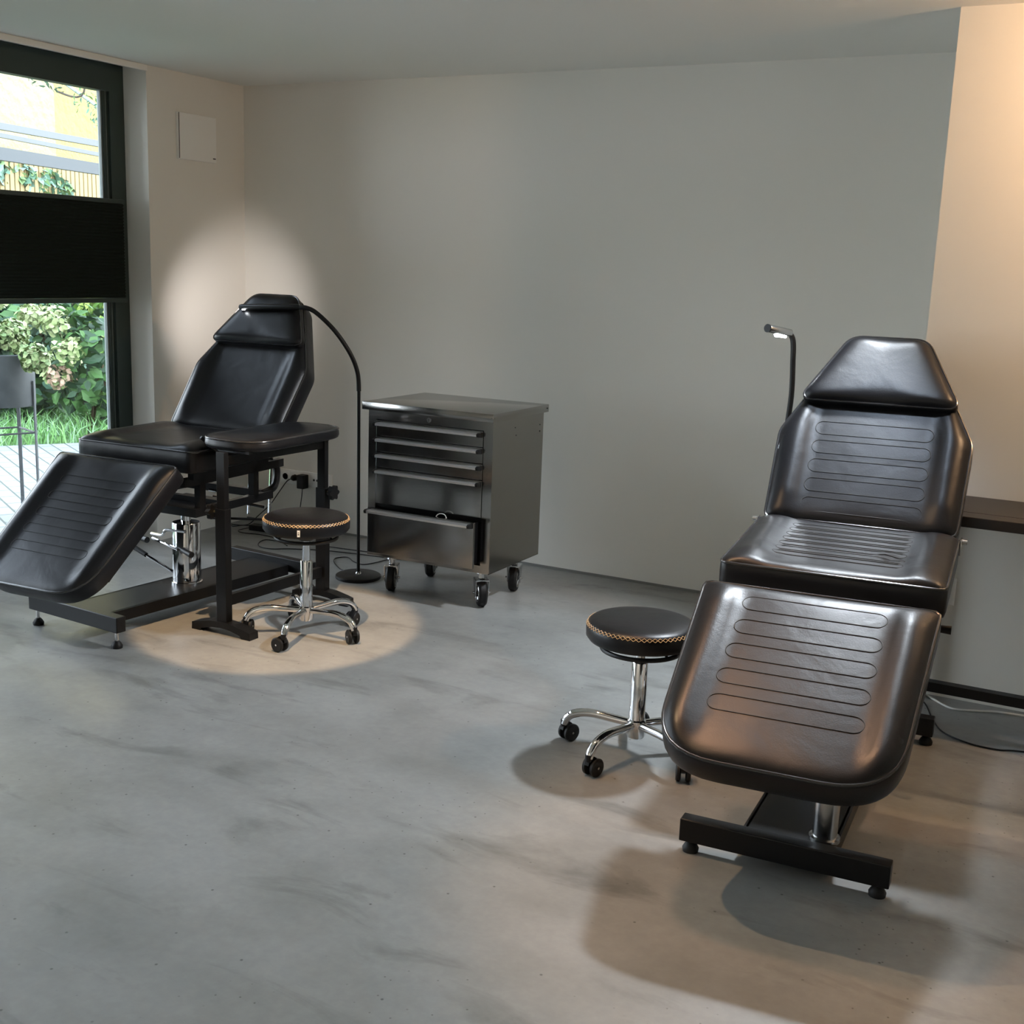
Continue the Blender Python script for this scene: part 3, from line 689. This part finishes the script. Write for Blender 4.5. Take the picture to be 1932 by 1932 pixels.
m = MB(); m.lathe([(.018,-.0112),(.0205,-.013),(.022,-.0112)], (.03,0,0), ax='y', n=28); m.build('socket_insert', WPLAST, s2)
fb = empty('fuse_box_cover', (0,-.38,2.09), 0, 'square white cover panel high on the left wall', 'fuse box')
m = MB(); m.bb(0,.018,-.140,.140,-.115,.115,bev=.002); m.build('cover_door', WPLAST, fb)
m = MB(); m.bb(.0,.0195,-.138,-.134,-.112,.112); m.build('door_gap', DHOLE, fb)
m = MB(); m.bb(.018,.022,.112,.130,-.098,-.092,bev=.001); m.build('latch', DHOLE, fb)
# plug and adapter in the strip
pg = empty('power_plug', (.359,-.013,.285), 0, 'black round plug in the second socket of the strip', 'plug')
MB().lathe([(0,0),(.016,0),(.017,-.018),(.010,-.030),(0,-.032)], ax='y', n=20).build('plug_body', BLACKP, pg)
ad = empty('power_adapter', (.43,-.013,.285), 0, 'black square power adapter plugged into the middle of the socket strip', 'adapter')
MB().bb(-.024,.024,-.050,0,-.050,.028,bev=.005).build('adapter_body', BLACKP, ad)
bx = empty('power_supply', (.27,-.20,0), rad(8), 'flat black power supply box on the floor behind the left bed', 'power supply')
MB().bb(-.065,.065,-.028,.028,.0,.032,bev=.004).build('housing', BLACKP, bx)
def cable(pts, r, label, m_=BLACKP, name='cable'):
    return tag(MB().tube(smooth_path(pts,8), r, 6).build(name, m_), label, 'cable')
cable([(.359,-.045,.283),(.345,-.07,.27),(.30,-.09,.20),(.25,-.10,.13),(.18,-.12,.06),(.12,-.14,.004),(.05,-.19,.004)], .0028, 'black cable drooping from the plug in the wall strip')
cable([(.43,-.04,.235),(.432,-.05,.18),(.425,-.07,.08),(.41,-.12,.004),(.36,-.16,.004),(.342,-.19,.012)], .0025, 'black cable hanging straight down from the square adapter')
cable([(.205,-.22,.012),(.17,-.27,.003),(.22,-.31,.003),(.34,-.29,.003),(.44,-.30,.003),(.55,-.33,.003),(.74,-.30,.003),(.869,-.289,.003),(1.02,-.27,.003),(1.20,-.24,.003)], .0025, 'black cable running along the floor below the back wall')
cable([(.03,-.17,.003),(.08,-.22,.003),(.112,-.16,.003),(.20,-.16,.006),(.204,-.19,.014)], .0028, 'short black cable at the floor box in the corner')
cable([(.62,-.41,.003),(.53,-.36,.003),(.44,-.37,.003),(.46,-.45,.003),(.52,-.51,.003),(.60,-.51,.003),(.68,-.45,.003),(.90,-.36,.003),(1.30,-.30,.003),(1.60,-.28,.003)], .0025, 'thin looping black cable on the floor behind the left stool')
cable([(1.20,-.655,.006),(1.137,-.641,.003),(1.03,-.55,.003),(.985,-.475,.003),(1.02,-.425,.003),(1.10,-.48,.003),(1.17,-.50,.003),(1.20,-.43,.003),(1.22,-.33,.003),(1.3,-.25,.003)], .0025, 'thin black cable looping out of the left floor lamp base')
cable([(3.90,-.93,.003),(3.96,-.95,.003),(4.02,-1.12,.003),(4.07,-1.22,.003),(4.16,-1.275,.003),(4.25,-1.28,.003),(4.327,-1.25,.003),(4.6,-1.2,.003)], .0028, 'black cable on the floor right of the right bed')
cable([(3.95,-.86,.004),(3.985,-.90,.004),(4.06,-.965,.004),(4.14,-.94,.004),(4.25,-.90,.004),(4.6,-.88,.004)], .004, 'white cable on the floor under the dark table', WCABLE)

# ------------------------------------------------------------------ garden outside
def leafy(name, blobs, count, size, cols, label, cat, parent=None, seed=1, flat=.6, group=None, ground=True):
    rnd = random.Random(seed); m = MB(); bm = m.bm
    for _ in range(count):
        c, r3 = rnd.choice(blobs)
        d = Vector((rnd.gauss(0,1),rnd.gauss(0,1),rnd.gauss(0,1))).normalized(); k = rnd.uniform(.55,1.0)
        p = Vector(c)+Vector((d.x*r3[0],d.y*r3[1],d.z*r3[2]))*k
        if ground and p.z < -.03: continue
        n_ = (d+Vector((rnd.gauss(0,.6),rnd.gauss(0,.6),rnd.gauss(.4,.6)))).normalized(); t = n_.orthogonal().normalized()
        t = Matrix.Rotation(rnd.uniform(0,2*PI),3,n_) @ t; b = n_.cross(t); s_ = size*rnd.uniform(.6,1.3)
        P = [p-t*s_, p-t*s_*.3+b*s_*flat+n_*s_*.15, p+t*s_*.4+b*s_*flat*.75+n_*s_*.12, p+t*s_*1.1-n_*s_*.15, p+t*s_*.4-b*s_*flat*.75+n_*s_*.12, p-t*s_*.3-b*s_*flat+n_*s_*.15]
        vs = [bm.verts.new(q) for q in P]; mid0, mid1 = bm.verts.new(p-t*s_*.3), bm.verts.new(p+t*s_*.4)
        mi = rnd.randrange(len(cols))
        for f in ((vs[0],vs[1],mid0),(vs[1],vs[2],mid1,mid0),(vs[2],vs[3],mid1),(vs[0],mid0,vs[5]),(vs[5],mid0,mid1,vs[4]),(vs[4],mid1,vs[3])):
            bm.faces.new(f).material_index = mi
    o = m.build(name, cols, parent)
    if not parent: tag(o, label, cat, group)
    return o
def gmat(n_, c): return mat(n_, c, .55, spec=.3)
G1, G2, G3, G4 = gmat('mid_green_leaf',(.055,.13,.035)), gmat('light_green_leaf',(.15,.29,.06)), gmat('blue_green_leaf',(.075,.16,.10)), gmat('deep_green_leaf',(.02,.05,.022))
H1, H2, H3 = gmat('faded_green_petal',(.20,.26,.10)), gmat('pale_petal',(.32,.36,.18)), gmat('rosy_petal',(.38,.26,.18))
GZ = -.05
gp = MB(); gp.bb(-14, -.22, -8, 14, GZ-.1, GZ-.02)
struct('ground_garden', gp, mat('lawn_soil', (.05,.10,.03), .95, var=(3,(.08,.16,.04))))
# paving next to the house
pv = mat('grey_paving_stone', (.2,.2,.2), .8)
nt = pv.node_tree; n = nt.nodes; l = nt.links; b_ = n['Principled BSDF']; tc = [x for x in n if x.type=='TEX_COORD'][0]
br = n.new('ShaderNodeTexBrick'); br.inputs['Color1'].default_value=(.21,.225,.235,1); br.inputs['Color2'].default_value=(.17,.185,.195,1); br.inputs['Mortar'].default_value=(.06,.07,.055,1)
br.inputs['Scale'].default_value=1; br.inputs['Mortar Size'].default_value=.007; br.inputs['Brick Width'].default_value=.22; br.inputs['Row Height'].default_value=.11
mp = n.new('ShaderNodeMapping'); mp.inputs['Rotation'].default_value=(0,0,.5); l.new(tc.outputs['Object'], mp.inputs[0]); l.new(mp.outputs[0], br.inputs['Vector']); l.new(br.outputs[0], b_.inputs['Base Color'])
struct('ground_paving', MB().prism([(-.22,-8),(-.22,9),(-1.2,9),(-2.95,1.9),(-3.5,1.0),(-3.7,-1),(-3.7,-8)], GZ-.02, GZ), pv)
# grass blades
rnd = random.Random(3); m = MB()
for _ in range(15000):
    x = rnd.uniform(-7.2,-2.7); y = rnd.uniform(.3,6.0)
    if x > -3.5 and y < 1.0+(x+3.5)*1.6: continue
    if y > 4.4+(x+7)*.1+1.2 : continue
    h = rnd.uniform(.06,.20); a = rnd.uniform(0,2*PI); w = .006; lx, ly = rnd.gauss(0,.07), rnd.gauss(0,.07)
    dx_, dy_ = w*math.cos(a), w*math.sin(a)
    v = [m.bm.verts.new(q) for q in ((x-dx_,y-dy_,GZ-.02),(x+dx_,y+dy_,GZ-.02),(x+lx*.5+dx_*.7,y+ly*.5+dy_*.7,GZ+h*.65),(x+lx*.5-dx_*.7,y+ly*.5-dy_*.7,GZ+h*.65),(x+lx*1.3,y+ly*1.3,GZ+h))]
    mi = rnd.randrange(3)
    m.bm.faces.new(v[:4]).material_index = mi; m.bm.faces.new((v[3],v[2],v[4])).material_index = mi
tag(m.build('grass', [gmat('grass_a',(.10,.24,.06)), gmat('grass_b',(.16,.32,.10)), gmat('grass_c',(.20,.34,.18))]), 'long bright green grass on the lawn beyond the paving', 'grass', kind='stuff')

def shrub(loc, label, blobs, count, size, cols, seed, stem_h=.5, group='garden shrubs', flowers=()):
    e = empty('shrub', loc, 0, label, 'shrub', group)
    leafy('foliage', blobs, count, size, cols, None, None, e, seed)
    m = MB(); rn = random.Random(seed+5)
    for k in range(5): a = rn.uniform(0,2*PI); m.tube(smooth_path([(0,0,-.02),(.08*math.cos(a),.08*math.sin(a),stem_h*.5),(.25*math.cos(a),.25*math.sin(a),stem_h)],3), .012, 5)
    m.build('stem', gmat('bark',(.10,.07,.04)), e)
    for (fx, fy, fz, fr, cs) in flowers:
        leafy('flower_head', [((fx,fy,fz),(fr,fr,fr*.85))], 160, .028, cs, None, None, e, seed+int(fx*100)+77, flat=.8)
    return e
fl = []
rn = random.Random(9)
for k in range(16): fl.append((rn.uniform(-.75,.75), rn.uniform(-.75,.75)-.2, rn.uniform(.75,1.35), rn.uniform(.10,.15), [H1,H2] if rn.random()<.55 else [H2,H3]))
shrub((-4.55,2.15,GZ), 'large hydrangea bush with fading flower heads seen through the lower window', [((0,0,.62),(.75,.75,.60))], 1500, .075, [G1,G3,G4], 21, .7, flowers=fl)
fl2 = [(-.1,-.25,.95,.16,[H1,H2]),(.1,-.3,.72,.15,[H1,H2]),(-.05,-.28,.50,.14,[H1,H3])]
shrub((-3.55,2.10,GZ), 'hydrangea with hanging green flower clusters right of the planter', [((0,0,.6),(.35,.35,.5))], 350, .07, [G4,G1], 22, .6, flowers=fl2)
shrub((-3.05,2.62,GZ), 'bright leafy shrub with broad leaves at the right edge of the lower pane', [((0,0,.40),(.50,.45,.42)),((-.15,-.2,.22),(.5,.4,.2))], 420, .085, [G2,G2,G1], 23, .5)
shrub((-5.15,4.15,GZ), 'yellow-green shrub behind the hydrangeas', [((0,0,.9),(.6,.55,.85))], 2600, .045, [G2,gmat('yellow_green_leaf',(.24,.33,.07))], 24, .8)
hd = empty('hedge', (-6.75,4.2,GZ), rad(103), 'dark dense hedge behind the hydrangeas', 'hedge')
leafy('foliage', [((k*.55-2.2,0,.70),(.45,.32,.72)) for k in range(9)], 5200, .06, [G4,G4,G1,G3], None, None, hd, 25)
for k in range(6): MB().tube([(k*.8-2,0,-.02),(k*.8-2,.05,.8)], .02, 5).build('stem', gmat('hedge_bark',(.10,.07,.04)), hd)
# slatted fence with ivy, seen through the upper pane
fe = empty('wooden_fence', (-7.3,4.8,GZ), rad(103.3), 'tan slatted wooden fence behind the ivy', 'fence')
SL = gmat('tan_wood',(.33,.25,.12))
for k in range(48):
    MB().bb(-2.1+k*.088,-2.1+k*.088+.068,-.012,.012,0,2.62,bev=.003).build('slat', SL, fe)
m = MB(); m.bb(-2.2,2.2,.012,.05,.5,.6); m.build('rail', SL, fe)
m = MB(); m.bb(-2.2,2.2,.012,.05,2.05,2.15); m.build('rail', SL, fe)
iv_ = empty('ivy', (-7.15,4.8,0), rad(103.3), 'pale green ivy climbing over the fence', 'ivy')
leafy('foliage', [((-.65,.2,2.36),(.34,.10,.22)),((-.15,.2,2.34),(.32,.10,.22)),((.3,.2,2.30),(.30,.1,.20)),((.62,.2,2.22),(.22,.09,.14)),((-1.1,.2,2.3),(.3,.1,.3))], 1100, .06, [gmat('ivy_a',(.20,.31,.25)),gmat('ivy_b',(.17,.27,.11)),G3], None, None, iv_, 31, flat=.8)
m = MB(); m.tube(smooth_path([(-1.0,.2,-.05),(-.9,.2,.8),(-.6,.2,1.7),(.3,.2,2.1)],5), .015, 6); m.build('stem', gmat('vine_stem',(.15,.1,.06)), iv_)
# neighbouring house: two rendered wall faces
hs = empty('neighbour_house', (-9.6,7.0,GZ), 0, 'sunlit yellow rendered house across the garden', 'house')
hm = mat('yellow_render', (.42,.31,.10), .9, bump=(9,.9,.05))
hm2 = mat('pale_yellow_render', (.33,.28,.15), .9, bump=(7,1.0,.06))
ih = Matrix.Translation((9.6,-7.0,-GZ))
Rh = Matrix.Translation((-9.75,7.15,0)) @ Matrix.Rotation(rad(103.3),4,'Z')
m = MB(); m.bb(0,4.5,0,.5,GZ,7); m.build('wall', hm, hs, M=ih@Rh)
m = MB(); m.bb(-5,0,-.15,.4,GZ,7); m.build('wall', hm2, hs, M=ih@Rh)
m = MB(); m.tube([(.10,-.25,3.80),(2.0,-.25,3.27)], .022, 6); m.build('drain_pipe', mat('blue_grey_pipe', (.24,.32,.42), .5), hs, M=ih@Rh)
GREY = mat('grey_metal_beam', (.10,.11,.11), .5); DGREY = mat('dark_grey_beam', (.035,.043,.047), .5)
cf = empty('canopy_frame', (-5.1,2.57,GZ), 0, 'grey metal canopy frame crossing the garden in front of the yellow house', 'canopy')
ic_ = Matrix.Translation((5.1,-2.57,-GZ))
def ext(a, b, t0, t1): a, b = Vector(a), Vector(b); return a+(b-a)*t0, a+(b-a)*t1
a, b = ext((-5.095,2.57,2.587),(-5.434,4.005,2.587),-1.2,2.0); MB().bar(a, b, .05,.062).build('canopy_rail', GREY, cf, M=ic_)
for q in (a, b): MB().bar((q.x,q.y,GZ),(q.x,q.y,2.587), .06,.06, up=(1,0,0)).build('post', GREY, cf, M=ic_)
a2_, b2_ = ext((-5.959,3.271,2.597),(-6.62,5.105,2.597),-1.0,1.6); MB().bar(a2_, b2_, .04,.045).build('canopy_rail', GREY, cf, M=ic_)
MB().bar(a, a2_, .05,.05).build('cross_bar', GREY, cf, M=ic_); MB().bar(b, b2_, .05,.05).build('cross_bar', GREY, cf, M=ic_)
a3, b3 = ext((-4.189,1.818,2.262),(-4.607,3.223,2.262),-1.3,1.9); MB().bar(a3, b3, .06,.105).build('canopy_beam', DGREY, cf, M=ic_)
for q in (a3, b3): MB().bar((q.x,q.y,GZ),(q.x,q.y,2.262), .06,.06, up=(1,0,0)).build('post', DGREY, cf, M=ic_)
br_ = empty('tree_branch', (-2.3,1.15,2.9), 0, 'leafy branch hanging into the top of the upper pane', 'branch')
m = MB(); m.tube(smooth_path([(.5,.6,.5),(.25,.35,.15),(-.02,-.02,-.12),(-.12,-.06,-.33),(-.30,-.12,-.30)],5), .008, 5); m.build('twig', gmat('twig_bark',(.05,.04,.03)), br_)
leafy('foliage', [((-.10,-.05,-.36),(.12,.10,.10)),((-.02,.0,-.46),(.07,.06,.10)),((.02,.02,-.20),(.12,.1,.12))], 120, .020, [G3,G1], None, None, br_, 33, flat=.38, ground=False)
leafy('dark_twig_leaves', [((-.40,-.18,-.22),(.12,.10,.06)),((-.28,-.12,-.26),(.06,.05,.07))], 36, .022, [G4], None, None, br_, 34, flat=.3, ground=False)
# planter on a metal stand just outside
pl_ = empty('planter_stand', (-1.30,-.60,GZ), 0, 'dark metal planter on thin legs just outside the window', 'planter')
PM = mat('weathered_dark_metal', (.02,.024,.026), .6, var=(14,(.045,.05,.05)))
m = MB(); m.lathe([(0,.655),(.175,.655),(.180,.665),(.180,.95),(.172,.955),(.165,.95),(.165,.90),(0,.90)], n=40); m.build('pot', PM, pl_)
for k in range(4):
    a = rad(25+90*k); m = MB(); m.bar((.187*math.cos(a),.187*math.sin(a),0),(.187*math.cos(a),.187*math.sin(a),.80), .020,.008, up=(math.cos(a),math.sin(a),0)); m.build('leg', PM, pl_)
m = MB()
for k in range(4):
    a, c_ = rad(25+90*k), rad(115+90*k); m.tube([(.185*math.cos(a),.185*math.sin(a),.50),(.185*math.cos(c_),.185*math.sin(c_),.50)], .006, 6)
m.build('leg_brace', PM, pl_)
ph = empty('potted_hydrangea', (-1.30,-.60,GZ+.90), 0, 'hydrangea with round pale green flower heads growing in the dark planter', 'plant')
for i, (fx, fy, fz, fr) in enumerate(((.285,.0,.04,.088),(.08,.0,.145,.095),(.02,-.12,.12,.09),(-.15,-.06,.14,.10),(-.05,.14,.16,.09))):
    leafy('flower_head', [((fx,fy,fz),(fr,fr,fr))], 420, .018, [H1,H2,gmat('green_petal_%d'%i,(.13,.20,.07))], None, None, ph, 50+i, flat=.85)
leafy('foliage', [((0,0,.03),(.15,.15,.08))], 60, .05, [G1,G4], None, None, ph, 60)
m = MB()
for (fx,fy,fz,fr) in ((.285,.0,.04,.088),(.08,.0,.145,.095),(.02,-.12,.12,.09),(-.15,-.06,.14,.10),(-.05,.14,.16,.09)): m.tube([(fx*.3,fy*.3,-.02),(fx,fy,fz)], .005, 5)
m.build('stem', G1, ph)
